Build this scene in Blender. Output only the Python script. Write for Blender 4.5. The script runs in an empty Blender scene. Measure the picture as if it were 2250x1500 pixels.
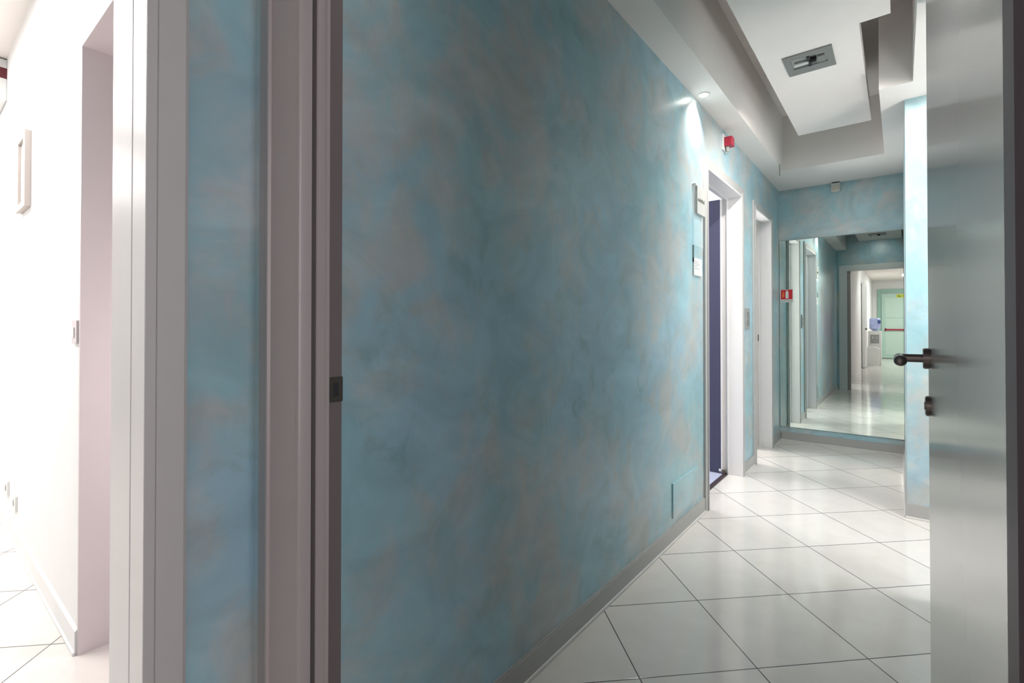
import bpy, bmesh, math, random
from mathutils import Vector, Matrix
random.seed(7)
sc = bpy.context.scene
col = sc.collection
PI = math.pi

# ------------------------------------------------------------------ camera
cam_d = bpy.data.cameras.new('camera'); cam = bpy.data.objects.new('camera', cam_d); col.objects.link(cam)
cam.location = (0, 0, 1.13)
cam.rotation_euler = (math.radians(90.5), 0, math.radians(38.4))
cam_d.sensor_width = 36; cam_d.lens = 17.2; cam_d.shift_y = -0.0193; cam_d.clip_start = 0.02
sc.camera = cam
# ------------------------------------------------------------------ world, lights, exposure
w = bpy.data.worlds.new('world'); sc.world = w; w.use_nodes = True
w.node_tree.nodes['Background'].inputs[0].default_value = (0.8, 0.9, 1, 1)
w.node_tree.nodes['Background'].inputs[1].default_value = 0.05
sc.view_settings.view_transform = 'Standard'; sc.view_settings.look = 'None'
sc.view_settings.gamma = 1; sc.view_settings.use_curve_mapping = False
sc.view_settings.exposure = 0.0

def area(name, loc, direction, sx, sy, power, color=(1, 1, 1), spread=PI):
    l = bpy.data.lights.new(name, 'AREA'); l.shape = 'RECTANGLE'; l.size = sx; l.size_y = sy
    l.energy = power; l.color = color; l.spread = spread
    o = bpy.data.objects.new(name, l); col.objects.link(o); o.location = loc
    o.rotation_euler = Vector(direction).to_track_quat('-Z', 'Y').to_euler()
    return o
def spot(name, loc, direction, power, ang, blend=0.6, size=0.02, color=(1, 1, 1)):
    l = bpy.data.lights.new(name, 'SPOT'); l.energy = power; l.spot_size = math.radians(ang); l.spot_blend = blend
    l.shadow_soft_size = size; l.color = color
    o = bpy.data.objects.new(name, l); col.objects.link(o); o.location = loc
    o.rotation_euler = Vector(direction).to_track_quat('-Z', 'Y').to_euler()
    return o
# daylight from an added, unseen window of the side passage, falls across the corridor floor
area('added_passage_window_light', (2.55, 1.05, 1.45), (-1, 0.45, -0.12), 0.8, 1.7, 44, (1.0, 0.955, 0.925))
# added fill light under the passage ceiling, no fixture there
area('passage_fill', (1.0, 2.9, 2.60), (-0.3, 0, -1), 0.6, 0.6, 30, (1, 0.97, 0.95))
# light of the uplighter added in the passage to brighten soffits and panel
area('added_uplight', (0.86, 2.95, 1.06), (-0.62, 0.12, 0.78), 0.45, 0.45, 12, (1.0, 0.965, 0.94))
# rear hall ceiling lamps (seen in the mirror)
area('rear_hall_lamp_near', (0.2, -4.4, 2.66), (0, -0.7, -1), 0.6, 0.6, 48, (1, 0.98, 0.95))
area('rear_hall_lamp_far', (0.2, -8.0, 2.66), (0, 0, -1), 0.6, 0.6, 60, (1, 0.99, 0.96))
# bright side hall on the left
area('side_hall_lamp', (-3.4, -0.4, 2.66), (0, 0.0, -1), 1.8, 0.5, 66, (1, 0.985, 0.975))
area('side_hall_lamp_far', (-6.4, -0.4, 2.66), (0, 0.0, -1), 1.8, 0.5, 60, (1, 0.985, 0.975))
# rooms behind the two doors
area('navy_room_lamp', (-2.4, 3.6, 2.66), (0, 0, -1), 1.0, 1.0, 45, (0.95, 0.95, 1.0))
area('second_room_lamp', (-1.9, 5.3, 2.66), (0.2, 0, -1), 0.6, 0.6, 14, (1, 0.97, 0.93))
area('second_room_fill', (-2.3, 4.72, 1.45), (1, 0.05, 0.08), 0.8, 1.7, 72, (1, 0.97, 0.94))  # fill added through the second door for the end wall, no window
# pinkish fill added in the small room, to brighten the opening's reveal
area('side_room_fill', (-1.4, 1.2, 0.95), (-0.7, -0.7, -0.02), 0.4, 0.5, 11, (1, 0.88, 0.91))
# fill spots added under the hanging panel, whose own lamp is unlit
spot('panel_fill_light', (-0.43, 3.13, 2.575), (0, 0.42, -1), 84, 146, 1.0, 0.012, (1, 0.95, 0.90))
spot('panel_fill_light_near', (-0.33, 1.15, 2.575), (0, -1, -0.85), 9, 105, 1.0, 0.012, (1, 0.95, 0.90))
# unseen rear hall window right of the camera, added to light the left frames
area('added_rear_window_light', (0.93, -0.05, 1.4), (-1, 0, 0), 0.5, 1.5, 4.4, (1, 0.91, 0.92))
# recessed spotlights
spot('wall_washer_spot', (-0.900, 2.91, 2.463), (-0.04, 0, -1), 46, 116, 1.0, 0.01, (1, 0.98, 0.94))
spot('pilaster_spot', (0.16, 3.56, 2.462), (-0.02, 0.06, -1), 3.5, 165, 1.0, 0.01, (1, 0.99, 0.96))

# ------------------------------------------------------------------ materials
def srgb(*c):
    return tuple((x / 255 / 12.92) if x / 255 <= 0.04045 else ((x / 255 + 0.055) / 1.055) ** 2.4 for x in c)
def mat(name, rgb, rough=0.5, metal=0.0, noise=0.03, scale=8.0, bump=0.0, coat=0.0, spec=0.5, emit=None, estr=0.0):
    m = bpy.data.materials.new(name); m.use_nodes = True
    nt = m.node_tree; n = nt.nodes; L = nt.links; b = n['Principled BSDF']
    c = srgb(*rgb)
    tc = n.new('ShaderNodeTexCoord'); no = n.new('ShaderNodeTexNoise'); no.inputs['Scale'].default_value = scale
    no.inputs['Detail'].default_value = 5
    L.new(tc.outputs['Object'], no.inputs['Vector'])
    mx = n.new('ShaderNodeMix'); mx.data_type = 'RGBA'
    mx.inputs[6].default_value = tuple(max(0, x * (1 - noise)) for x in c) + (1,)
    mx.inputs[7].default_value = tuple(min(1, x * (1 + noise)) for x in c) + (1,)
    L.new(no.outputs['Fac'], mx.inputs[0]); L.new(mx.outputs[2], b.inputs['Base Color'])
    b.inputs['Roughness'].default_value = rough; b.inputs['Metallic'].default_value = metal
    b.inputs['Coat Weight'].default_value = coat; b.inputs['Coat Roughness'].default_value = 0.08
    b.inputs['Specular IOR Level'].default_value = spec
    if emit:
        b.inputs['Emission Color'].default_value = srgb(*emit) + (1,); b.inputs['Emission Strength'].default_value = estr
    if bump:
        bp = n.new('ShaderNodeBump'); bp.inputs['Strength'].default_value = bump; bp.inputs['Distance'].default_value = 0.002
        L.new(no.outputs['Fac'], bp.inputs['Height']); L.new(bp.outputs['Normal'], b.inputs['Normal'])
    return m

def stucco():
    m = bpy.data.materials.new('venetian_stucco'); m.use_nodes = True
    nt = m.node_tree; n = nt.nodes; L = nt.links; b = n['Principled BSDF']
    geo = n.new('ShaderNodeNewGeometry')
    def noise(scale, detail, dist=0.0, rough=0.55, off=(0, 0, 0), sq=(1, 1, 1)):
        mp = n.new('ShaderNodeMapping'); mp.inputs['Location'].default_value = off; mp.inputs['Scale'].default_value = sq
        L.new(geo.outputs['Position'], mp.inputs['Vector'])
        t = n.new('ShaderNodeTexNoise'); t.inputs['Scale'].default_value = scale; t.inputs['Detail'].default_value = detail
        t.inputs['Distortion'].default_value = dist; t.inputs['Roughness'].default_value = rough
        L.new(mp.outputs['Vector'], t.inputs['Vector']); return t
    def ramp(src, a, bb):
        r = n.new('ShaderNodeMapRange'); r.inputs[1].default_value = a; r.inputs[2].default_value = bb
        r.interpolation_type = 'SMOOTHSTEP'
        L.new(src, r.inputs[0]); return r.outputs[0]
    def mix(f, a, bb):
        x = n.new('ShaderNodeMix'); x.data_type = 'RGBA'
        if isinstance(f, float): x.inputs[0].default_value = f
        else: L.new(f, x.inputs[0])
        for i, v in ((6, a), (7, bb)):
            if isinstance(v, tuple): x.inputs[i].default_value = v + (1,)
            else: L.new(v, x.inputs[i])
        return x.outputs[2]
    big = noise(2.6, 9, 0.25, 0.62, (3.1, 0.4, 1.7), (1, 1, 0.85))
    fine = noise(6.5, 8, 0.9, 0.62, (1, 5, 2), (1, 1, 0.8))
    tiny = noise(28, 6, 0.4, 0.6)
    hue = noise(1.3, 3, 0.2, 0.5, (9, 2, 4))
    teal = mix(ramp(hue.outputs['Fac'], 0.35, 0.65), srgb(152, 190, 197), srgb(160, 191, 205))
    teal2 = mix(ramp(fine.outputs['Fac'], 0.52, 0.66), teal, srgb(134, 176, 184))
    grey = mix(ramp(fine.outputs['Fac'], 0.35, 0.6), srgb(180, 190, 192), srgb(190, 190, 186))
    add = n.new('ShaderNodeMath'); add.operation = 'MULTIPLY_ADD'; add.inputs[1].default_value = 0.45
    L.new(fine.outputs['Fac'], add.inputs[0]); L.new(big.outputs['Fac'], add.inputs[2])
    f = ramp(add.outputs[0], 0.60, 0.87)
    sc_ = n.new('ShaderNodeMath'); sc_.operation = 'MULTIPLY'; sc_.inputs[1].default_value = 0.9; L.new(f, sc_.inputs[0])
    c = mix(sc_.outputs[0], teal2, grey)
    med = noise(4.2, 8, 1.3, 0.6, (5, 1, 8), (1, 0.8, 1.1))
    dk = n.new('ShaderNodeMix'); dk.data_type = 'RGBA'; dk.blend_type = 'MULTIPLY'; dk.inputs[0].default_value = 1
    mr = n.new('ShaderNodeMapRange'); mr.inputs[1].default_value = 0.3; mr.inputs[2].default_value = 0.7; mr.inputs[3].default_value = 0.84; mr.inputs[4].default_value = 1.10
    L.new(med.outputs['Fac'], mr.inputs[0])
    L.new(c, dk.inputs[6]); L.new(mr.outputs[0], dk.inputs[7]); c = dk.outputs[2]
    L.new(c, b.inputs['Base Color'])
    b.inputs['Roughness'].default_value = 0.33; b.inputs['Specular IOR Level'].default_value = 0.45
    bp = n.new('ShaderNodeBump'); bp.inputs['Strength'].default_value = 0.06; bp.inputs['Distance'].default_value = 0.006
    L.new(fine.outputs['Fac'], bp.inputs['Height']); L.new(bp.outputs['Normal'], b.inputs['Normal'])
    return m

def tiles():
    m = bpy.data.materials.new('floor_tiles'); m.use_nodes = True
    nt = m.node_tree; n = nt.nodes; L = nt.links; b = n['Principled BSDF']
    geo = n.new('ShaderNodeNewGeometry')
    S = 0.403
    ct = math.cos(math.radians(45))
    ox, oy = -0.66, 2.062
    mp = n.new('ShaderNodeMapping'); mp.vector_type = 'TEXTURE'
    mp.inputs['Location'].default_value = (ox, oy, 0); mp.inputs['Rotation'].default_value = (0, 0, math.radians(45)); mp.inputs['Scale'].default_value = (S, S, S)
    L.new(geo.outputs['Position'], mp.inputs['Vector'])
    sp = n.new('ShaderNodeSeparateXYZ'); L.new(mp.outputs[0], sp.inputs[0])
    def M(op, a, bb=None, c=None):
        x = n.new('ShaderNodeMath'); x.operation = op
        for i, v in enumerate((a, bb, c)):
            if v is None: continue
            if isinstance(v, (int, float)): x.inputs[i].default_value = v
            else: L.new(v, x.inputs[i])
        return x.outputs[0]
    ds = []
    fl = []
    for ax in (0, 1):
        fr = M('FRACT', sp.outputs[ax]); fl.append(M('FLOOR', sp.outputs[ax]))
        ds.append(M('MINIMUM', fr, M('SUBTRACT', 1.0, fr)))
    d = M('MINIMUM', ds[0], ds[1])
    mr = n.new('ShaderNodeMapRange'); L.new(d, mr.inputs[0]); mr.inputs[1].default_value = 0.0042; mr.inputs[2].default_value = 0.0062
    cb = n.new('ShaderNodeCombineXYZ'); L.new(fl[0], cb.inputs[0]); L.new(fl[1], cb.inputs[1])
    wn = n.new('ShaderNodeTexWhiteNoise'); L.new(cb.outputs[0], wn.inputs['Vector'])
    no = n.new('ShaderNodeTexNoise'); no.inputs['Scale'].default_value = 9; no.inputs['Detail'].default_value = 9; no.inputs['Roughness'].default_value = 0.65
    L.new(geo.outputs['Position'], no.inputs['Vector'])
    mx = n.new('ShaderNodeMix'); mx.data_type = 'RGBA'
    mx.inputs[6].default_value = srgb(202, 197, 191) + (1,); mx.inputs[7].default_value = srgb(225, 221, 216) + (1,)
    f = M('ADD', M('MULTIPLY', wn.outputs['Value'], 0.25), M('MULTIPLY', no.outputs['Fac'], 0.75))
    L.new(f, mx.inputs[0])
    g = n.new('ShaderNodeMix'); g.data_type = 'RGBA'; g.inputs[6].default_value = srgb(88, 86, 86) + (1,)
    L.new(mr.outputs[0], g.inputs[0]); L.new(mx.outputs[2], g.inputs[7]); L.new(g.outputs[2], b.inputs['Base Color'])
    r = n.new('ShaderNodeMapRange'); L.new(no.outputs['Fac'], r.inputs[0]); r.inputs[3].default_value = 0.06; r.inputs[4].default_value = 0.13
    L.new(r.outputs[0], b.inputs['Roughness'])
    bp = n.new('ShaderNodeBump'); bp.inputs['Strength'].default_value = 0.3; bp.inputs['Distance'].default_value = 0.001
    L.new(mr.outputs[0], bp.inputs['Height']); L.new(bp.outputs['Normal'], b.inputs['Normal'])
    b.inputs['Specular IOR Level'].default_value = 0.6
    return m

M = {}
M['stucco'] = stucco(); M['tiles'] = tiles()
M['white_wall'] = mat('white_wall_paint', (226, 225, 224), 0.7)
M['ceiling'] = mat('ceiling_paint', (232, 226, 221), 0.75)
M['frame'] = mat('door_frame_laminate', (192, 189, 186), 0.32)
M['casing_dimmed'] = mat('dimmed_white_casing', (176, 175, 173), 0.35)  # white casing, colour darkened because its face is lit less
M['near_frame_shaded'] = mat('shaded_frame_laminate', (162, 153, 151), 0.32)  # frame laminate darkened in colour to keep the near doorway in shade
M['frame_white'] = mat('white_door_frame', (214, 213, 212), 0.35)
M['grey_frame'] = mat('grey_reveal_lining', (208, 198, 198), 0.4)
M['gasket'] = mat('frame_gasket', (112, 100, 98), 0.6)
M['brown'] = mat('dark_brown_wood', (62, 50, 54), 0.5, noise=0.12, scale=5)
M['skirting'] = mat('grey_skirting', (170, 168, 165), 0.35)
M['bead'] = mat('light_skirting_bead', (214, 212, 208), 0.3)
M['leaf'] = mat('glossy_grey_door', (172, 172, 169), 0.18, coat=0.1, spec=0.7)
M['steel'] = mat('satin_dark_steel', (128, 120, 118), 0.28, 1.0)
M['brass'] = mat('dull_strike_metal', (110, 102, 96), 0.4, 0.9)
M['navy'] = mat('navy_door_face', (62, 62, 88), 0.55)
M['mint'] = mat('mint_door_paint', (176, 205, 192), 0.4)
M['mint_dark'] = mat('mint_frame_paint', (142, 180, 166), 0.4)
M['red'] = mat('red_plastic', (158, 34, 56), 0.4)
M['sign_red'] = mat('sign_red', (196, 28, 40), 0.4)
M['sign_orange'] = mat('sign_flame_orange', (226, 120, 60), 0.4)
M['plastic'] = mat('white_plastic', (216, 216, 214), 0.4)
M['grey_plastic'] = mat('grey_plastic', (150, 150, 148), 0.45)
M['dark'] = mat('dark_plastic', (40, 40, 42), 0.5)
M['text'] = mat('dark_grey_lettering', (95, 95, 92), 0.6)
M['chrome'] = mat('polished_reflector', (200, 200, 198), 0.15, 1.0)
M['lamp_grey'] = mat('lamp_frame_grey', (140, 140, 138), 0.35, 0.4)
M['bottle'] = mat('blue_water_bottle', (176, 188, 230), 0.12)
M['label_blue'] = mat('blue_bottle_label', (70, 90, 150), 0.5)
M['yellow'] = mat('yellow_green_sign', (190, 200, 60), 0.5)
M['lilac'] = mat('lilac_bounce_tint', (218, 176, 196), 0.6)
M['room_floor'] = mat('pale_blue_vinyl', (186, 192, 214), 0.35)
M['beige'] = mat('beige_room_paint', (210, 202, 192), 0.6)
M['hatch'] = M['stucco']
M['lens'] = mat('lit_spot_lens', (255, 250, 240), 0.3, emit=(255, 248, 235), estr=30)
M['panel_light'] = mat('lit_lamp_diffuser', (250, 250, 248), 0.4, emit=(255, 252, 246), estr=5)
M['pane_glow'] = mat('added_window_glow', (245, 248, 250), 0.4, emit=(235, 243, 255), estr=3)  # glowing panes of the two added windows
def mirror_mat():
    m = bpy.data.materials.new('mirror_glass'); m.use_nodes = True; b = m.node_tree.nodes['Principled BSDF']
    b.inputs['Base Color'].default_value = (0.79, 0.88, 0.83, 1); b.inputs['Metallic'].default_value = 1; b.inputs['Roughness'].default_value = 0.005
    return m
M['mirror'] = mirror_mat()
def clear_mat():
    m = bpy.data.materials.new('clear_acrylic'); m.use_nodes = True; b = m.node_tree.nodes['Principled BSDF']
    b.inputs['Base Color'].default_value = (0.93, 0.96, 0.96, 1); b.inputs['Roughness'].default_value = 0.05
    b.inputs['Alpha'].default_value = 0.12
    return m
M['acrylic'] = clear_mat()

# ------------------------------------------------------------------ mesh helpers
class MB:
    def __init__(self): self.bm = bmesh.new()
    def box(self, x0, x1, y0, y1, z0, z1, bevel=0.0):
        t = bmesh.new()
        r = bmesh.ops.create_cube(t, size=1)
        for v in t.verts:
            v.co = Vector(((x0 + x1) / 2 + v.co.x * (x1 - x0), (y0 + y1) / 2 + v.co.y * (y1 - y0), (z0 + z1) / 2 + v.co.z * (z1 - z0)))
        if bevel: bmesh.ops.bevel(t, geom=list(t.edges), offset=bevel, segments=2, affect='EDGES', profile=0.6)
        self._merge(t); return self
    def prism(self, poly, z0, z1, axis='Z'):
        t = bmesh.new()
        def P(a, b, c): return {'Z': (a, b, c), 'Y': (a, c, b), 'X': (c, a, b)}[axis]
        lo = [t.verts.new(P(a, b, z0)) for a, b in poly]; hi = [t.verts.new(P(a, b, z1)) for a, b in poly]
        t.faces.new(lo[::-1]); t.faces.new(hi)
        for i in range(len(poly)):
            j = (i + 1) % len(poly); t.faces.new((lo[i], lo[j], hi[j], hi[i]))
        bmesh.ops.recalc_face_normals(t, faces=list(t.faces))
        self._merge(t); return self
    def cyl(self, p0, p1, r0, r1=None, seg=32, bevel=0.0):
        r1 = r0 if r1 is None else r1; p0 = Vector(p0); p1 = Vector(p1); d = p1 - p0
        t = bmesh.new()
        bmesh.ops.create_cone(t, cap_ends=True, segments=seg, radius1=r0, radius2=r1, depth=d.length)
        if bevel:
            bmesh.ops.bevel(t, geom=[e for e in t.edges if len(e.link_faces) == 2 and any(len(f.verts) > 4 for f in e.link_faces)], offset=bevel, segments=2, affect='EDGES')
        q = d.to_track_quat('Z', 'Y'); bmesh.ops.transform(t, matrix=Matrix.Translation((p0 + p1) / 2) @ q.to_matrix().to_4x4(), verts=list(t.verts))
        self._merge(t); return self
    def sphere(self, c, r, s=(1, 1, 1)):
        t = bmesh.new(); bmesh.ops.create_uvsphere(t, u_segments=24, v_segments=16, radius=r)
        for v in t.verts: v.co = Vector((c[0] + v.co.x * s[0], c[1] + v.co.y * s[1], c[2] + v.co.z * s[2]))
        self._merge(t); return self
    def lathe(self, c, prof, seg=36):
        t = bmesh.new(); rings = []
        for r, z in prof:
            rings.append([t.verts.new((c[0] + r * math.cos(2 * PI * i / seg), c[1] + r * math.sin(2 * PI * i / seg), c[2] + z)) for i in range(seg)])
        for a, b in zip(rings, rings[1:]):
            for i in range(seg):
                j = (i + 1) % seg; t.faces.new((a[i], a[j], b[j], b[i]))
        t.faces.new(rings[0][::-1]); t.faces.new(rings[-1])
        bmesh.ops.recalc_face_normals(t, faces=list(t.faces))
        self._merge(t); return self
    def _merge(self, t):
        me = bpy.data.meshes.new('tmp'); t.to_mesh(me); t.free(); self.bm.from_mesh(me); bpy.data.meshes.remove(me)
    def build(self, name, m, parent=None, smooth=False, local=False):
        me = bpy.data.meshes.new(name)
        o = bpy.data.objects.new(name, me); col.objects.link(o)
        if parent is not None:
            o.parent = parent
            if not local:
                Mx = wmat(parent).inverted(); bmesh.ops.transform(self.bm, matrix=Mx, verts=list(self.bm.verts))
        self.bm.to_mesh(me); self.bm.free(); me.materials.append(m)
        if smooth:
            for p in me.polygons: p.use_smooth = True
            me.set_sharp_from_angle(angle=math.radians(35))
        return o
def wmat(o):
    Mx = Matrix.LocRotScale(o.location, o.rotation_euler, o.scale)
    return wmat(o.parent) @ Mx if o.parent else Mx
def thing(name, label, cat, loc, rz=0, group=None, kind=None):
    o = bpy.data.objects.new(name, None); o.empty_display_size = 0.05; col.objects.link(o)
    o.location = loc; o.rotation_euler = (0, 0, rz)
    return tag(o, label, cat, group, kind)
def tag(o, label=None, cat=None, group=None, kind=None):
    if label: o['label'] = label
    if cat: o['category'] = cat
    if group: o['group'] = group
    if kind: o['kind'] = kind
    return o
def struct(name, mb, m, label=None, cat=None, smooth=False):
    return tag(mb.build(name, m, smooth=smooth), label, cat, None, 'structure')

# ------------------------------------------------------------------ shell
W = -0.94; SZ = 2.475; CZ = 2.95
struct('floor', MB().box(-9, 3, -11, 6.6, -0.10, 0.0), M['tiles'], 'glossy pale grey tile floor laid diagonally through the corridor', 'floor')
struct('floor', MB().box(-4.0, -1.05, 2.6, 4.9, 0.0, 0.004), M['room_floor'], 'pale blue floor inside the room with the navy door', 'floor')
# left corridor wall with two openings
D1a, D1b, D1h = 3.122, 3.965, 2.115
D2a, D2b, D2h = 4.395, 5.04, 2.105
wl = MB()
for a, b, z0, z1 in ((0.49, D1a, 0, CZ), (D1b, D2a, 0, CZ), (D2b, 5.48, 0, CZ), (D1a, D1b, D1h, CZ), (D2a, D2b, D2h, CZ)):
    wl.box(-1.06, W, a, b, z0, z1)
struct('wall_left', wl, M['stucco'], 'long blue and grey mottled plaster wall along the corridor', 'wall')
struct('wall_end', MB().box(-1.06, 0.15, 5.48, 5.6, 0, CZ), M['stucco'], 'mottled blue end wall carrying the mirror', 'wall')
# right far wall / pilaster, an L-shaped wall
struct('wall_right_far', MB().prism([(0.03, 3.72), (2.7, 3.72), (2.7, 3.84), (0.15, 3.84), (0.15, 5.48), (0.03, 5.48)], 0, CZ), M['stucco'],
       'blue plaster pilaster end of the right wall beside the mirror', 'wall')
struct('wall_right_near', MB().box(0.125, 0.235, 0.49, 2.66, 0, SZ), M['stucco'], 'right corridor wall behind the open grey door', 'wall')
# passage to the right
pw = MB().box(0.235, 2.7, 0.3, 0.42, 0, 2.7)
struct('wall_passage_near', pw, M['white_wall'], 'white wall of the side passage', 'wall')
pw = MB().box(2.6, 2.7, 0.42, 0.62, 0, 2.7).box(2.6, 2.7, 1.5, 3.72, 0, 2.7).box(2.6, 2.7, 0.62, 1.5, 0, 0.5).box(2.6, 2.7, 0.62, 1.5, 2.35, 2.7)
struct('wall_passage_window', pw, M['white_wall'], 'white passage wall with the added window', 'wall')
wd = thing('added_window_1', 'unseen tall white framed window added to light the side passage', 'window', (2.62, 1.06, 0.5), kind='structure')  # unseen window, put in to light the corridor
wf = MB().box(2.60, 2.66, 0.62, 0.67, 0.5, 2.35).box(2.60, 2.66, 1.45, 1.5, 0.5, 2.35).box(2.60, 2.66, 0.67, 1.45, 0.5, 0.55).box(2.60, 2.66, 0.67, 1.45, 2.30, 2.35).box(2.61, 2.65, 0.67, 1.45, 1.40, 1.44)
wf.build('window_frame', M['frame_white'], wd)
MB().box(2.662, 2.67, 0.67, 1.45, 0.55, 2.30).build('window_pane', M['pane_glow'], wd)
struct('ceiling', MB().box(0.235, 2.7, 0.3, 3.72, 2.70, 2.80), M['ceiling'], 'white ceiling of the side passage', 'ceiling')
# corridor ceiling: upper slab, soffits, hanging panel
struct('ceiling', MB().box(-1.06, 0.235, 0.49, 5.6, CZ, CZ + 0.1), M['ceiling'], 'upper corridor ceiling above the hanging panel', 'ceiling')
sf = MB().prism([(W, 0.49), (-0.79, 0.49), (-0.79, 4.79), (-0.086, 4.79), (-0.086, 3.47), (0.064, 3.47), (0.064, 0.49), (0.235, 0.49), (0.235, 3.72), (0.03, 3.72), (0.03, 5.48), (W, 5.48)], SZ, CZ)
struct('ceiling_soffit', sf, M['ceiling'], 'pale grey stepped plasterboard soffit framing the corridor ceiling', 'ceiling')
pn = MB().prism([(-0.606, 0.52), (-0.606, 4.33), (-0.152, 4.325), (-0.148, 2.90), (-0.026, 2.898), (-0.026, 0.52)], 2.60, 2.68)
pn.prism([(-0.53, 0.52), (-0.53, 4.24), (-0.22, 4.24), (-0.22, 2.80), (-0.10, 2.80), (-0.10, 0.52)], 2.68, CZ)
struct('ceiling_panel', pn, M['ceiling'], 'hanging flat ceiling panel carrying the recessed lamp', 'ceiling')

# wall with the doorway between rear hall and corridor
dw = MB().box(-1.13, -0.90, 0.415, 0.485, 0, CZ).box(0.075, 2.7, 0.415, 0.485, 0, CZ).box(-0.90, 0.075, 0.415, 0.485, 2.12, CZ)
struct('wall_doorway', dw, M['stucco'], 'narrow plaster wall around the doorway seen from the corridor', 'wall')
# rear hall
rh = MB().box(-1.13, W, 0.261, 0.415, 0, 2.7).box(-1.13, W, -0.6, 0.261, 2.14, 2.7).box(-1.13, W, -1.3, -0.6, 0, 2.7)
struct('wall_rear_left_near', rh, M['stucco'], 'narrow strip of blue plaster wall between the two left door frames', 'wall')
struct('wall_rear_left', MB().box(-1.13, W, -10.6, -1.3, 0, 2.7), M['white_wall'], 'white left wall of the rear hall', 'wall')
struct('wall_rear_right', MB().box(0.95, 1.07, -10.6, 0.415, 0, 0.55).box(0.95, 1.07, -10.6, 0.415, 1.55, 2.7), M['white_wall'], 'white right wall of the rear hall', 'wall')
w2 = thing('added_window_2', 'unseen window added on the right wall of the rear hall', 'window', (0.95, -0.05, 0.6), kind='structure')  # unseen window, put in to light the frames at left
MB().box(0.935, 0.95, -0.35, -0.30, 0.6, 2.2).box(0.935, 0.95, 0.20, 0.25, 0.6, 2.2).box(0.935, 0.95, -0.30, 0.20, 0.6, 0.65).box(0.935, 0.95, -0.30, 0.20, 2.15, 2.2).build('window_frame', M['frame_white'], w2)
MB().box(0.944, 0.949, -0.30, 0.20, 0.65, 2.15).build('window_pane', M['pane_glow'], w2)
struct('wall_rear_tint_band', MB().box(0.95, 1.07, -10.6, 0.415, 0.55, 1.55), M['lilac'], 'unseen lilac band added on the rear hall right wall to tint its bounce light', 'wall')  # band put in as a tinted reflector, out of view
struct('wall_rear_end', MB().box(-1.13, 1.07, -10.6, -10.5, 0, 2.7), M['white_wall'], 'white end wall of the rear hall behind the mint door', 'wall')
struct('ceiling', MB().box(-1.13, 1.07, -10.6, 0.415, 2.7, 2.8), M['ceiling'], 'ceiling of the rear hall', 'ceiling')
# side hall on the left
sw = MB().box(-9, -2.217, 0.40, 0.48, 0, 2.7).box(-2.217, -1.4, 0.40, 0.48, 2.112, 2.7).box(-1.4, -1.13, 0.40, 0.48, 0, 2.7)
struct('wall_side_hall', sw, M['white_wall'], 'brightly lit white wall of the side hall', 'wall')
struct('wall_side_hall_near', MB().box(-9, -1.13, -1.4, -1.3, 0, 2.7), M['white_wall'], 'white wall of the side hall opposite the picture', 'wall')
struct('wall_side_hall_end', MB().box(-9.1, -9, -1.4, 0.48, 0, 2.7), M['white_wall'], 'far end wall of the side hall', 'wall')
struct('ceiling', MB().box(-9.1, -1.13, -1.4, 0.48, 2.7, 2.8), M['ceiling'], 'ceiling of the side hall', 'ceiling')
# rooms behind the doors
r1 = MB().box(-4.1, -4.0, 2.5, 5.0, 0, 2.7).box(-4.0, -1.06, 2.5, 2.6, 0, 2.7).box(-4.0, -1.06, 4.9, 5.0, 0, 2.7)
struct('wall_navy_room', r1, M['white_wall'], 'white walls of the room behind the navy door', 'wall')
struct('ceiling', MB().box(-4.1, -1.06, 2.5, 5.0, 2.7, 2.8), M['white_wall'], 'white ceiling of the room behind the navy door', 'ceiling')
r2 = MB().box(-3.1, -3.0, 5.0, 6.5, 0, 2.7).box(-3.0, -1.06, 6.4, 6.5, 0, 2.7)
struct('wall_second_room', r2, M['beige'], 'beige walls of the room behind the second door', 'wall')
struct('ceiling', MB().box(-3.1, -1.06, 5.0, 6.5, 2.7, 2.8), M['beige'], 'ceiling of the room behind the second door', 'ceiling')

# skirting boards
def skirt(name, segs, label):
    mb = MB()
    for (x0, y0, x1, y1, nx, ny) in segs:   # line on the wall face and the outward normal
        for t, z0, z1, in ((0.010, 0.012, 0.082), (0.006, 0.082, 0.086)):
            xs = sorted((x0, x1 + nx * t if x0 == x1 else x1)); ys = sorted((y0, y1 + ny * t if y0 == y1 else y1))
            mb.box(xs[0], xs[1], ys[0], ys[1], z0, z1)
    o = struct(name, mb, M['skirting'], label, 'skirting board')
    bb = MB()
    for (x0, y0, x1, y1, nx, ny) in segs:
        t = 0.016
        xs = sorted((x0, x1 + nx * t if x0 == x1 else x1)); ys = sorted((y0, y1 + ny * t if y0 == y1 else y1))
        bb.box(xs[0], xs[1], ys[0], ys[1], 0.0, 0.012, 0.002)
    bb.build('floor_bead', M['bead'], o)
skirt('baseboard_left', [(W, 0.49, W, 3.065, 1, 0), (W, 4.028, W, 4.345, 1, 0), (W, 5.10, W, 5.48, 1, 0)], 'grey skirting board along the long blue wall')
skirt('baseboard_end', [(W + .012, 5.48, 0.02, 5.48, 0, -1)], 'grey skirting board under the mirror')
skirt('baseboard_right', [(0.02, 3.72, 0.6, 3.72, 0, -1), (0.03, 3.72, 0.03, 5.47, -1, 0)], 'pale skirting board around the foot of the pilaster')
skirt('baseboard_side', [(-9, 0.40, -2.222, 0.40, 0, -1)], 'white skirting board along the bright side hall wall')
bs = bpy.data.objects['baseboard_side']; bs.data.materials[0] = M['white_wall']
for ch in bs.children: ch.data.materials[0] = M['white_wall']

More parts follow.
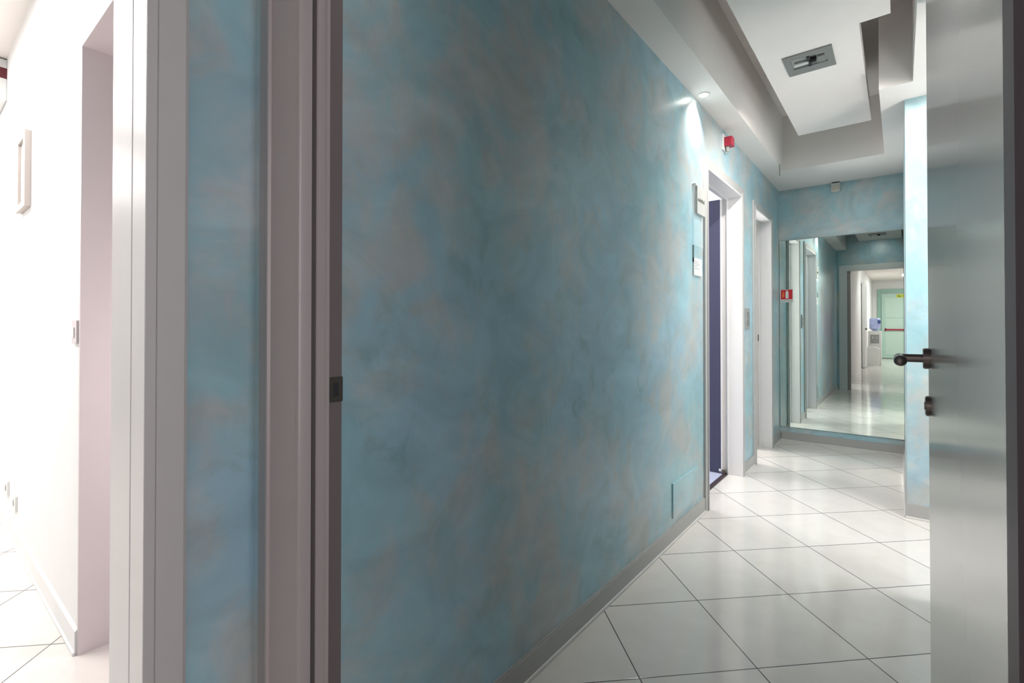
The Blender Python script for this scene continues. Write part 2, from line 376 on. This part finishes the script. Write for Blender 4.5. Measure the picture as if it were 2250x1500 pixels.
# ------------------------------------------------------------------ door frames on the left wall
def x_frame(parent, x_face, y0, y1, h, depth, cw, m, lining_m=None, side=1, far_strike=None):
    """casing and lining of an opening in a wall of constant x; visible side is +x"""
    t = 0.014
    c = MB()
    c.box(x_face, x_face + t, y0 - cw, y0, 0, h + cw, 0.003).box(x_face, x_face + t, y1, y1 + cw, 0, h + cw, 0.003)
    c.box(x_face, x_face + t, y0, y1, h, h + cw, 0.003)
    c.box(x_face + t - 0.001, x_face + t + 0.006, y0 - cw * 0.35, y0 - 0.004, 0, h + cw * 0.35, 0.002).box(x_face + t - 0.001, x_face + t + 0.006, y1 + 0.004, y1 + cw * 0.35, 0, h + cw * 0.35, 0.002)
    c.build('casing', m, parent)
    xi = x_face - depth
    l = MB()
    l.box(xi + 0.04, x_face + t, y0, y0 + 0.012, 0, h - 0.012).box(xi + 0.04, x_face + t, y1 - 0.012, y1, 0, h - 0.012)
    l.box(xi + 0.04, x_face + t, y0, y1, h - 0.012, h)
    # stop and rebate
    l.box(xi + 0.028, xi + 0.04, y0, y0 + 0.026, 0, h - 0.026).box(xi + 0.028, xi + 0.04, y1 - 0.026, y1, 0, h - 0.026).box(xi + 0.028, xi + 0.04, y0, y1, h - 0.026, h)
    l.box(xi - 0.012, xi + 0.028, y0, y0 + 0.006, 0, h).box(xi - 0.012, xi + 0.028, y1 - 0.006, y1, 0, h).box(xi - 0.012, xi + 0.028, y0, y1, h - 0.006, h)
    l.build('lining', lining_m or m, parent)

# door 1: navy leaf opened into the room
d1 = thing('door_1', 'open door with navy blue leaf and white frame in the long blue wall', 'door', (W, 3.55, 0), kind='structure')
x_frame(d1, W, D1a, D1b, D1h, 0.12, 0.057, M['casing_dimmed'], M['frame_white'])
lf = MB().box(-1.88, -1.075, 3.925, 3.962, 0.012, 2.10, 0.002).build('door_leaf', M['navy'], d1)
MB().box(-1.075, -1.067, 3.923, 3.964, 0.012, 2.10).build('leaf_edge', M['frame_white'], lf)
MB().box(-1.069, -1.045, 3.915, 3.938, 0.0, 0.035, 0.002).build('floor_pivot', M['brass'], d1)
MB().box(-1.09, -1.074, 3.916, 3.925, 0.022, 0.040, 0.002).build('pivot_cap', M['plastic'], d1)
MB().box(-1.062, -1.030, D1a, D1b, 0.0, 0.006).build('threshold', M['brown'], d1)
hd = MB().cyl((-1.80, 3.925, 1.04), (-1.80, 3.915, 1.04), 0.024).cyl((-1.80, 3.92, 1.04), (-1.80, 3.875, 1.04), 0.009).cyl((-1.80, 3.88, 1.04), (-1.68, 3.88, 1.04), 0.009)
hd.build('door_handle', M['steel'], lf, smooth=True)
# door 2
d2 = thing('door_2', 'narrow open doorway with white frame beside the end wall mirror', 'door', (W, 4.72, 0), kind='structure')
x_frame(d2, W, D2a, D2b, D2h, 0.12, 0.055, M['casing_dimmed'], M['frame_white'])
lf2 = MB().box(-1.66, -1.09, 4.40, 4.438, 0.012, 2.075, 0.002).build('door_leaf', M['frame_white'], d2)
MB().box(-1.045, -1.025, D2b - 0.0075, D2b - 0.005, 0.99, 1.05, 0.0005).build('strike_plate', M['brass'], d2)

# ------------------------------------------------------------------ the doorway the camera looks through: door_3
d3 = thing('door_3', 'near doorway with frame darkened for shade and open glossy grey door leaf', 'door', (0.065, 0.485, 0), kind='structure')
# left jamb profile in plan (x, y), extruded to the head
H3 = 2.10
cas = MB().prism([(-0.912, 0.415), (-0.912, 0.411), (-0.866, 0.402), (-0.850, 0.394), (-0.844, 0.394), (-0.842, 0.3985), (-0.748, 0.3985), (-0.746, 0.395), (-0.741, 0.395), (-0.7395, 0.398), (-0.7395, 0.415)], 0, H3 + 0.12)
cas.box(-0.744, 0.055, 0.397, 0.415, H3, H3 + 0.10, 0.003).box(0.085, 0.185, 0.397, 0.415, 0, H3 + 0.12, 0.003)
cas.build('casing', M['near_frame_shaded'], d3, smooth=True)
far = MB().box(-0.905, -0.7845, 0.4855, 0.4985, 0, H3 + 0.10, 0.001)
far.box(-0.80, 0.06, 0.485, 0.497, H3, H3 + 0.10, 0.003).box(-0.80, 0.06, 0.497, 0.503, H3, H3 + 0.03, 0.002)
far.build('corridor_casing', M['frame_white'], d3)  # corridor side in a lighter tone, to brighten it in the mirror
lin = MB().prism([(-0.90, 0.4152), (-0.755, 0.4152), (-0.772, 0.4165), (-0.772, 0.426), (-0.745, 0.426), (-0.743, 0.428), (-0.743, 0.4400), (-0.7395, 0.4415), (-0.7395, 0.4465), (-0.743, 0.449), (-0.784, 0.449), (-0.784, 0.486), (-0.90, 0.486)], 0, H3)
lin.box(-0.90, 0.06, 0.415, 0.485, H3, 2.12)
lin.build('lining', M['near_frame_shaded'], d3)
MB().box(-0.785, -0.7832, 0.451, 0.4975, 0, H3).box(-0.7835, -0.7815, 0.4525, 0.457, 0, H3).build('door_seal', M['gasket'], d3)
st = MB().box(-0.7835, -0.7805, 0.4705, 0.4983, 0.996, 1.040, 0.0006).build('strike_plate', M['brass'], d3)
MB().box(-0.7808, -0.7798, 0.479, 0.489, 1.006, 1.030).build('latch_recess', M['dark'], st)
# leaf, local frame at the hinge
ang = math.atan2(0.015, 0.88)
leafroot = bpy.data.objects.new('door_leaf_assembly', None)
bpy.data.objects.remove(leafroot)
def rot_build(mb, name, m, parent, smooth=False):
    R = Matrix.Translation((0.0625, 0.49, 0)) @ Matrix.Rotation(ang, 4, 'Z')
    bmesh.ops.transform(mb.bm, matrix=R, verts=list(mb.bm.verts))
    return mb.build(name, m, parent, smooth)
leaf = rot_build(MB().box(0, 0.042, 0.0, 0.88, 0.008, 2.092, 0.0015), 'door_leaf', M['leaf'], d3)
HZ = 1.064; HY = 0.812
def ring_disc(mb, x0, x1, y, z, r): mb.cyl((x0, y, z), (x1, y, z), r, seg=40, bevel=0.0015)
h = MB(); ring_disc(h, 0.0, -0.012, HY, HZ, 0.0215)
h.cyl((-0.010, HY, HZ), (-0.050, HY, HZ), 0.0085, seg=28)
h.sphere((-0.050, HY, HZ), 0.0092)
h.cyl((-0.050, HY, HZ), (-0.050, HY - 0.105, HZ), 0.0085, 0.0078, seg=28)
h.sphere((-0.050, HY - 0.110, HZ), 0.0105)
rot_build(h, 'door_handle', M['steel'], leaf, True)
k = MB(); ring_disc(k, 0.0, -0.009, HY, 0.968, 0.0205); k.cyl((-0.009, HY, 0.968), (-0.0105, HY, 0.968), 0.008, seg=24)
rot_build(k, 'key_escutcheon', M['steel'], leaf, True)
hb = MB()
ring_disc(hb, 0.042, 0.052, HY, HZ, 0.0215)
hb.cyl((0.05, HY, HZ), (0.062, HY, HZ), 0.0085, seg=28)
rot_build(hb, 'rear_handle_rose', M['steel'], leaf, True)
# dark post right of the leaf (hinge side of the doorway)
struct('trim_1', MB().prism([(0.0565, 0.447), (0.053, 0.443), (0.053, 0.405), (0.0565, 0.398), (0.082, 0.398), (0.082, 0.447)], 0, 2.10), M['brown'],
       'dark brown door post at the right edge of the view', 'door post')

# ------------------------------------------------------------------ left opening frame (door_4), into the bright side hall
d4 = thing('door_4', 'white framed opening into the bright side hall at left', 'door', (W, 0.0, 0), kind='structure')
c4 = MB().prism([(W, 0.2435), (-0.925, 0.2435), (-0.925, 0.2575), (-0.927, 0.2585), (-0.925, 0.2595), (-0.925, 0.297), (-0.928, 0.3025), (W, 0.3025)], 0, 2.20)
c4.box(W, -0.925, -0.66, 0.243, 2.135, 2.20, 0.003).box(W, -0.925, -0.66, -0.60, 0, 2.14, 0.003)
c4.build('casing', M['frame'], d4)
l4 = MB().prism([(-0.927, 0.243), (-0.993, 0.243), (-0.995, 0.2455), (-0.998, 0.2455), (-1.000, 0.243), (-1.056, 0.243), (-1.058, 0.247), (-1.076, 0.247), (-1.078, 0.249), (-1.142, 0.249), (-1.142, 0.262), (-0.927, 0.262)], 0, 2.12)
l4.box(-1.142, -0.927, -0.60, 0.262, 2.12, 2.14)
l4.build('lining', M['frame_white'], d4)
# recess opening in the side hall wall (door_5)
d5 = thing('door_5', 'doorless opening with grey lined reveal in the bright side hall wall', 'door', (-1.8, 0.40, 0), kind='structure')
MB().box(-2.229, -2.214, 0.397, 0.62, 0, 2.109).box(-2.214, -1.40, 0.397, 0.62, 2.100, 2.109).box(-1.40, -1.388, 0.40, 0.62, 0, 2.112).build('lining', M['grey_frame'], d5)
struct('wall_side_room', MB().box(-2.6, -2.229, 0.48, 0.60, 0, 2.7).box(-2.7, -2.6, 0.48, 2.3, 0, 2.7).box(-2.7, -1.13, 2.3, 2.4, 0, 2.7).box(-1.23, -1.13, 0.49, 2.3, 0, 2.7).box(-2.229, -1.388, 0.48, 0.60, 2.112, 2.7).box(-1.388, -1.23, 0.48, 0.60, 0, 2.7), M['white_wall'], 'white walls of the small room beyond the side hall opening', 'wall')
struct('ceiling', MB().box(-2.7, -1.13, 0.48, 2.4, 2.7, 2.8), M['ceiling'], 'ceiling of the small room beyond the side hall opening', 'ceiling')

# ------------------------------------------------------------------ mirror and end wall things
mr = thing('wall_mirror', 'large frameless mirror on the end wall reflecting the corridor', 'mirror', (-0.45, 5.475, 0.14))
def mirror_box(mb, x0, x1, y0, y1, z0, z1): return mb.box(x0, x1, y0, y1, z0, z1)
g = MB(); g.box(-0.955 + 0.018, 0.028, 5.471, 5.4785, 0.140, 1.972)
for v in g.bm.verts: v.co.y -= 0.0 if v.co.x < -0.5 else 0.0058
g.build('mirror_glass', M['mirror'], mr)
s = MB().box(-0.9375, -0.934, 5.466, 5.472, 0.139, 1.973).box(-0.9375, 0.028, 5.4655, 5.4795, 1.972, 1.975)
s.build('edge_trim', M['grey_plastic'], mr)

fs = thing('fire_extinguisher_sign', 'small red and white fire extinguisher sign stuck on the mirror', 'sign', (-0.873, 5.466, 1.36))
MB().box(-0.927, -0.820, 5.4655, 5.4695, 1.365, 1.490).build('sign_board', M['plastic'], fs)
MB().box(-0.924, -0.823, 5.4645, 5.4656, 1.393, 1.487).build('red_field', M['sign_red'], fs)
MB().prism([(-0.883, 1.402), (-0.883, 1.462), (-0.878, 1.473), (-0.862, 1.473), (-0.857, 1.462), (-0.857, 1.402)], 5.4637, 5.4646, 'Y').box(-0.873, -0.864, 5.4637, 5.4646, 1.473, 1.481).build('extinguisher_symbol', M['plastic'], fs)
MB().prism([(-0.914, 1.42), (-0.908, 1.46), (-0.903, 1.474), (-0.896, 1.455), (-0.894, 1.43), (-0.902, 1.408)], 5.4637, 5.4646, 'Y').build('flame_symbol', M['sign_orange'], fs)
cur = bpy.data.curves.new('sign_caption', 'FONT'); cur.body = 'ESTINTORE'; cur.size = 0.019; cur.align_x = 'CENTER'; cur.extrude = 0.0004
cur.materials.append(M['text'])
tmp = bpy.data.objects.new('tmp', cur); col.objects.link(tmp)
cme = bpy.data.meshes.new_from_object(tmp.evaluated_get(bpy.context.evaluated_depsgraph_get())); bpy.data.objects.remove(tmp)
co = bpy.data.objects.new('caption', cme); col.objects.link(co); co.parent = fs
cme.transform(Matrix.Translation((0, -0.001, 0.011)) @ Matrix.Rotation(PI / 2, 4, 'X'))

pir = thing('motion_detector', 'small beige motion detector high on the blue end wall', 'motion detector', (-0.463, 5.48, 2.36))
MB().box(-0.498, -0.428, 5.440, 5.48, 2.385, 2.465, 0.006).build('detector_body', M['plastic'], pir)
MB().prism([(5.440, 2.442), (5.424, 2.436), (5.418, 2.400), (5.436, 2.388), (5.440, 2.388)], -0.491, -0.435, 'X').build('sensor_lens', mat('detector_lens', (190, 182, 168), 0.5), pir)
MB().box(-0.492, -0.434, 5.445, 5.48, 2.4655, 2.4735).build('mounting_bracket', M['dark'], pir)

# slim slot on the soffit face
tag(MB().box(-0.7905, -0.786, 4.615, 4.648, 2.40, 2.492, 0.001).build('soffit_sensor', M['grey_plastic']), 'tiny grey slim sensor on the inner face of the left soffit', 'sensor')

# alarm sounder on the long wall
al = thing('alarm_sounder', 'red alarm sounder on a white plate above the navy door', 'alarm', (W, 3.52, 2.29))
MB().box(W, -0.930, 3.473, 3.575, 2.325, 2.435, 0.002).build('back_plate', M['plastic'], al)
MB().box(-0.930, -0.879, 3.495, 3.56, 2.352, 2.415, 0.006).build('red_housing', M['red'], al)
MB().cyl((-0.915, 3.52, 2.352), (-0.915, 3.52, 2.318), 0.013, 0.009).build('beacon', M['grey_plastic'], al, smooth=True)

# signs by the navy door
ds = thing('door_sign', 'clear acrylic wall sign with grey nameplate left of the navy door', 'sign', (W, 2.97, 1.42))
MB().box(W + 0.006, W + 0.009, 2.872, 3.045, 1.60, 1.945).build('acrylic_panel', M['acrylic'], ds)
pl = MB().box(W + 0.004, W + 0.018, 2.905, 3.05, 1.79, 1.952, 0.001).build('nameplate', mat('nameplate_grey', (186, 186, 182), 0.4), ds)
lt = MB(); y = 2.915
for wd_ in (0.012, 0.009, 0.010, 0.006, 0.011, 0.009, 0.012, 0.008, 0.010, 0.009):
    hh = random.choice((0.018, 0.014, 0.024)); lt.box(W + 0.0178, W + 0.0192, y, y + wd_ * 0.7, 1.862, 1.862 + hh); y += wd_ + 0.003
lt.build('lettering', M['text'], pl)
MB().box(W + 0.002, W + 0.022, 2.866, 2.905, 1.946, 1.956, 0.001).build('top_clip', M['plastic'], ds)
tag(MB().box(W, W + 0.008, 2.872, 2.875, 1.50, 1.60).build('sign_edge', M['grey_plastic'], ds), None)
nt_ = thing('notice_card', 'small white notice card on the wall below the nameplate', 'notice', (W, 2.945, 1.43))
MB().box(W, W + 0.008, 2.872, 3.02, 1.425, 1.528, 0.001).build('card', M['plastic'], nt_)
lt = MB()
for i, z in enumerate((1.508, 1.496, 1.484, 1.468)):
    lt.box(W + 0.0078, W + 0.0086, 2.885, 2.95 + 0.02 * (i % 2), z - 0.003, z)
lt.build('printed_lines', mat('faint_print', (170, 172, 172), 0.6), nt_)

# flush inspection panel near the floor
hp = thing('inspection_panel', 'flush blue inspection panel low on the wall before the navy door', 'access panel', (W, 2.73, 0.13))
MB().box(W, W + 0.007, 2.535, 2.935, 0.122, 0.305, 0.001).build('panel', M['stucco'], hp)

# switch between the doors
swt = thing('light_switch', 'grey vertical switch plate between the two doorways', 'switch', (W, 4.145, 1.105))
MB().box(W, W + 0.010, 4.085, 4.205, 1.105, 1.267, 0.003).build('switch_plate', M['grey_plastic'], swt)
for z in (1.135, 1.193):
    MB().box(W + 0.010, W + 0.014, 4.115, 4.175, z, z + 0.045, 0.001).build('rocker', M['lamp_grey'], swt)

# recessed spots
def spotlight(x, y, label, grp):
    s_ = thing('recessed_spotlight', label, 'spotlight', (x, y, SZ), group=None)
    MB().lathe((x, y, SZ - 0.006), [(0.026, 0.0), (0.032, 0.001), (0.034, 0.006), (0.025, 0.006)]).build('trim_ring', M['plastic'], s_, smooth=True)
    MB().lathe((x, y, SZ - 0.0045), [(0.018, -0.005), (0.025, 0.0), (0.025, 0.004)]).build('lamp_lens', M['lens'], s_)
spotlight(-0.885, 2.91, 'small lit round spotlight in the left soffit above the door sign', None)
spotlight(0.16, 3.56, 'small lit round spotlight in the right soffit before the pilaster', None)

# recessed rectangular lamp in the hanging panel
ll = thing('recessed_ceiling_lamp', 'rectangular grey framed recessed lamp with bare tube near the end of the hanging panel', 'ceiling lamp', (-0.385, 3.14, 2.60))
x0, x1, y0, y1 = -0.500, -0.270, 3.020, 3.262
fr = MB().box(x0, x1, y0, y0 + 0.045, 2.592, 2.5995, 0.001).box(x0, x1, y1 - 0.075, y1, 2.592, 2.5995, 0.001).box(x0, x0 + 0.032, y0 + 0.045, y1 - 0.075, 2.592, 2.5995).box(x1 - 0.032, x1, y0 + 0.045, y1 - 0.075, 2.592, 2.5995)
fr.build('bezel', M['lamp_grey'], ll)
MB().box(x0 + 0.030, x1 - 0.030, y0 + 0.043, y1 - 0.073, 2.5965, 2.5995).build('reflector', M['chrome'], ll)
MB().cyl((x0 + 0.045, 3.125, 2.588), (-0.385, 3.125, 2.588), 0.008).build('lamp_tube', M['plastic'], ll, smooth=True)
MB().cyl((-0.385, 3.125, 2.588), (-0.350, 3.125, 2.588), 0.011).box(-0.392, -0.378, 3.07, 3.185, 2.588, 2.597).build('lamp_socket', M['dark'], ll, smooth=True)
MB().box(-0.345, x1 - 0.04, 3.10, 3.17, 2.589, 2.5965, 0.002).build('ballast', M['lamp_grey'], ll)

l2 = ll.copy(); col.objects.link(l2); l2.location.y -= 1.98; l2.location.x += 0.06  # second fixture added out of view, to go with the near fill spot
l2['label'] = 'added unseen rectangular recessed lamp in the nearer part of the hanging panel'
for ch in list(ll.children):
    c = ch.copy(); col.objects.link(c); c.parent = l2
ll['group'] = l2['group'] = 'lamps in the hanging panel'

# ------------------------------------------------------------------ side hall things
pf = thing('picture_frame', 'small deep grey picture frame on the bright white wall', 'picture', (-3.38, 0.40, 1.70))
px0, px1, pz0, pz1, py0, py1 = -3.515, -3.24, 1.70, 2.064, 0.376, 0.40
MB().box(px0, px0 + 0.07, py0, py1, pz0, pz1, 0.002).box(px1 - 0.05, px1, py0, py1, pz0, pz1, 0.002).box(px0 + 0.07, px1 - 0.05, py0, py1, pz0, pz0 + 0.03).box(px0 + 0.07, px1 - 0.05, py0, py1, pz1 - 0.03, pz1).build('frame', mat('warm_grey_frame', (176, 166, 160), 0.5), pf)
MB().box(px0 + 0.04, px1 - 0.04, 0.388, 0.398, pz0 + 0.02, pz1 - 0.02).build('print', M['plastic'], pf)
ss = thing('wall_thermostat', 'small grey switch plate on the white wall beside the opening', 'switch', (-2.285, 0.40, 1.07))
MB().box(-2.315, -2.243, 0.392, 0.40, 1.068, 1.150, 0.002).build('plate', M['grey_frame'], ss)
MB().box(-2.30, -2.27, 0.389, 0.392, 1.09, 1.125, 0.001).build('rocker', M['plastic'], ss)
for i, (x, z, lb) in enumerate(((-3.91, 0.19, 'white wall socket low on the side hall wall, farther one'), (-3.62, 0.17, 'white wall socket low on the side hall wall, nearer one'))):
    so = thing('wall_socket', lb, 'socket', (x, 0.40, z), group='sockets on the side hall wall')
    MB().box(x - 0.05, x + 0.05, 0.390, 0.40, z, z + 0.08, 0.002).build('socket_plate', M['plastic'], so)
    MB().cyl((x, 0.3905, z + 0.04), (x, 0.3885, z + 0.04), 0.018).build('socket_insert', M['grey_plastic'], so)
fa = thing('fire_alarm_panel', 'white box with dark red band high on the side hall wall', 'alarm', (-4.35, 0.40, 2.35))
MB().box(-4.60, -4.10, 0.33, 0.40, 2.64, 2.69, 0.003).box(-4.60, -4.10, 0.34, 0.40, 2.45, 2.58, 0.006).build('housing', M['plastic'], fa)
MB().box(-4.60, -4.10, 0.332, 0.40, 2.58, 2.64).build('red_band', mat('dark_red_plastic', (96, 30, 40), 0.5), fa)

# floor uplighter added for its light on the soffits, hidden from here by the open door leaf
ul = thing('added_uplighter', 'unseen short floor standing uplighter added in the side passage', 'floor lamp', (0.88, 2.95, 0))
MB().lathe((0.88, 2.95, 0), [(0.14, 0), (0.14, 0.015), (0.03, 0.03)]).build('base', M['steel'], ul, smooth=True)
MB().cyl((0.88, 2.95, 0.02), (0.88, 2.95, 0.92), 0.012).build('pole', M['steel'], ul, smooth=True)
MB().lathe((0.88, 2.95, 0.90), [(0.03, 0), (0.10, 0.04), (0.15, 0.10), (0.145, 0.102), (0.09, 0.045)]).build('lamp_bowl', M['plastic'], ul, smooth=True)

# ------------------------------------------------------------------ rear hall things (seen in the mirror)
wc = thing('water_cooler', 'white standing water cooler with blue bottle in the rear hall', 'water cooler', (-0.72, -7.0, 0))
wc_y = -7.0
MB().box(-0.88, -0.57, wc_y - 0.16, wc_y + 0.16, 0.0, 0.98, 0.02).build('body', M['plastic'], wc, smooth=True)
MB().box(-0.83, -0.62, wc_y + 0.158, wc_y + 0.164, 0.62, 0.88, 0.002).build('tap_recess', M['grey_plastic'], wc)
for x in (-0.77, -0.68):
    MB().cyl((x, wc_y + 0.16, 0.80), (x, wc_y + 0.205, 0.80), 0.012).cyl((x, wc_y + 0.20, 0.81), (x, wc_y + 0.20, 0.765), 0.010).build('tap', M['plastic'], wc, smooth=True)
bt = thing('water_bottle', 'large blue water bottle standing upside down on the cooler', 'water bottle', (-0.725, wc_y, 0.98))
MB().lathe((-0.725, wc_y, 0.98), [(0.05, 0), (0.06, 0.03), (0.13, 0.07), (0.135, 0.13), (0.128, 0.15), (0.135, 0.17), (0.135, 0.24), (0.128, 0.26), (0.135, 0.28), (0.135, 0.35), (0.11, 0.38)]).build('bottle_body', M['bottle'], bt, smooth=True)
MB().box(-0.655, -0.585, wc_y + 0.03, wc_y + 0.115, 1.20, 1.30, 0.004).build('bottle_label', M['label_blue'], bt)
wb = thing('waste_bin', 'white swing lid waste bin in front of the water cooler', 'waste bin', (-0.76, -6.55, 0))
MB().prism([(-0.90, 0), (-0.62, 0), (-0.59, 0.42), (-0.92, 0.42)], -6.68, -6.40, 'Y').build('bin_body', M['plastic'], wb)
MB().prism([(-0.93, 0.42), (-0.58, 0.42), (-0.59, 0.47), (-0.66, 0.52), (-0.76, 0.55), (-0.86, 0.54), (-0.93, 0.49)], -6.69, -6.39, 'Y').build('bin_lid', M['frame_white'], wb)
# white door leaf standing open at the left wall of the rear hall
d6 = thing('door_6', 'white door leaf standing ajar on the left of the rear hall', 'door', (-0.94, -5.9, 0), kind='structure')
lf6 = MB().box(-0.925, -0.86, -6.06, -5.22, 0.01, 2.28, 0.003).build('door_leaf', M['frame_white'], d6)
MB().cyl((-0.86, -5.28, 1.05), (-0.82, -5.28, 1.05), 0.02).cyl((-0.825, -5.28, 1.05), (-0.825, -5.40, 1.05), 0.009).build('door_handle', M['dark'], lf6)
MB().box(-0.94, -0.925, -6.10, -5.18, 2.28, 2.36).box(-0.94, -0.925, -6.14, -6.08, 0, 2.36).build('casing', M['frame'], d6)
tag(MB().box(-0.94, -0.915, -6.36, -6.26, 1.30, 2.30, 0.003).build('wall_banner', M['text']), 'narrow dark vertical strip on the rear hall wall', 'wall strip')
# mint fire exit door at the end
d7 = thing('door_7', 'mint green fire exit door with a red push bar at the far end', 'door', (-0.1, -10.5, 0), kind='structure')
MB().box(-0.80, -0.70, -10.5, -10.44, 0, 2.40, 0.004).box(0.62, 0.72, -10.5, -10.44, 0, 2.40, 0.004).box(-0.70, 0.62, -10.5, -10.44, 2.28, 2.40, 0.004).build('casing', M['mint_dark'], d7)
lf7 = MB().box(-0.69, 0.02, -10.49, -10.455, 0.02, 2.24, 0.003).build('door_leaf', M['mint'], d7)
MB().box(-0.58, -0.12, -10.456, -10.452, 0.15, 2.10).build('door_panel', mat('pale_mint_panel', (190, 214, 202), 0.4), lf7)
lf8 = MB().box(0.025, 0.61, -10.49, -10.455, 0.02, 2.24, 0.003).build('door_leaf', M['mint'], d7)
MB().box(-0.60, -0.02, -10.42, -10.39, 0.98, 1.03, 0.006).box(-0.60, -0.56, -10.455, -10.39, 0.96, 1.05).box(-0.06, -0.02, -10.455, -10.39, 0.96, 1.05).build('push_bar', M['red'], lf7)
MB().box(-0.60, -0.02, -10.455, -10.450, 1.40, 1.415).build('groove', M['mint_dark'], lf7)
ex = thing('exit_sign', 'small yellow green sign above the red push bar', 'sign', (-0.12, -10.45, 2.12))
MB().box(-0.28, 0.02, -10.452, -10.446, 2.10, 2.22).build('sign_board', M['yellow'], ex)
MB().prism([(-0.22, 2.13), (-0.16, 2.13), (-0.16, 2.145), (-0.20, 2.145), (-0.20, 2.19), (-0.22, 2.19)], -10.446, -10.444, 'Y').build('sign_symbol', M['dark'], ex)
sm = thing('smoke_detector', 'small dark round detector on the rear hall ceiling', 'smoke detector', (-0.62, -4.4, 2.70))
MB().lathe((-0.62, -4.4, 2.655), [(0.035, 0), (0.05, 0.01), (0.055, 0.045)]).build('detector_body', M['dark'], sm, smooth=True)
for (x, y, nm, lb) in ((0.2, -4.2, 'ceiling_light', 'square lit ceiling light in the rear hall, nearer one'), (0.2, -8.0, 'ceiling_light', 'square lit ceiling light in the rear hall, farther one')):
    t = thing(nm, lb, 'ceiling light', (x, y, 2.70), group='ceiling lights of the rear hall')
    MB().box(x - 0.32, x + 0.32, y - 0.32, y + 0.32, 2.685, 2.70).build('lamp_frame', M['plastic'], t)
    MB().box(x - 0.29, x + 0.29, y - 0.29, y + 0.29, 2.681, 2.686).build('diffuser', M['panel_light'], t)
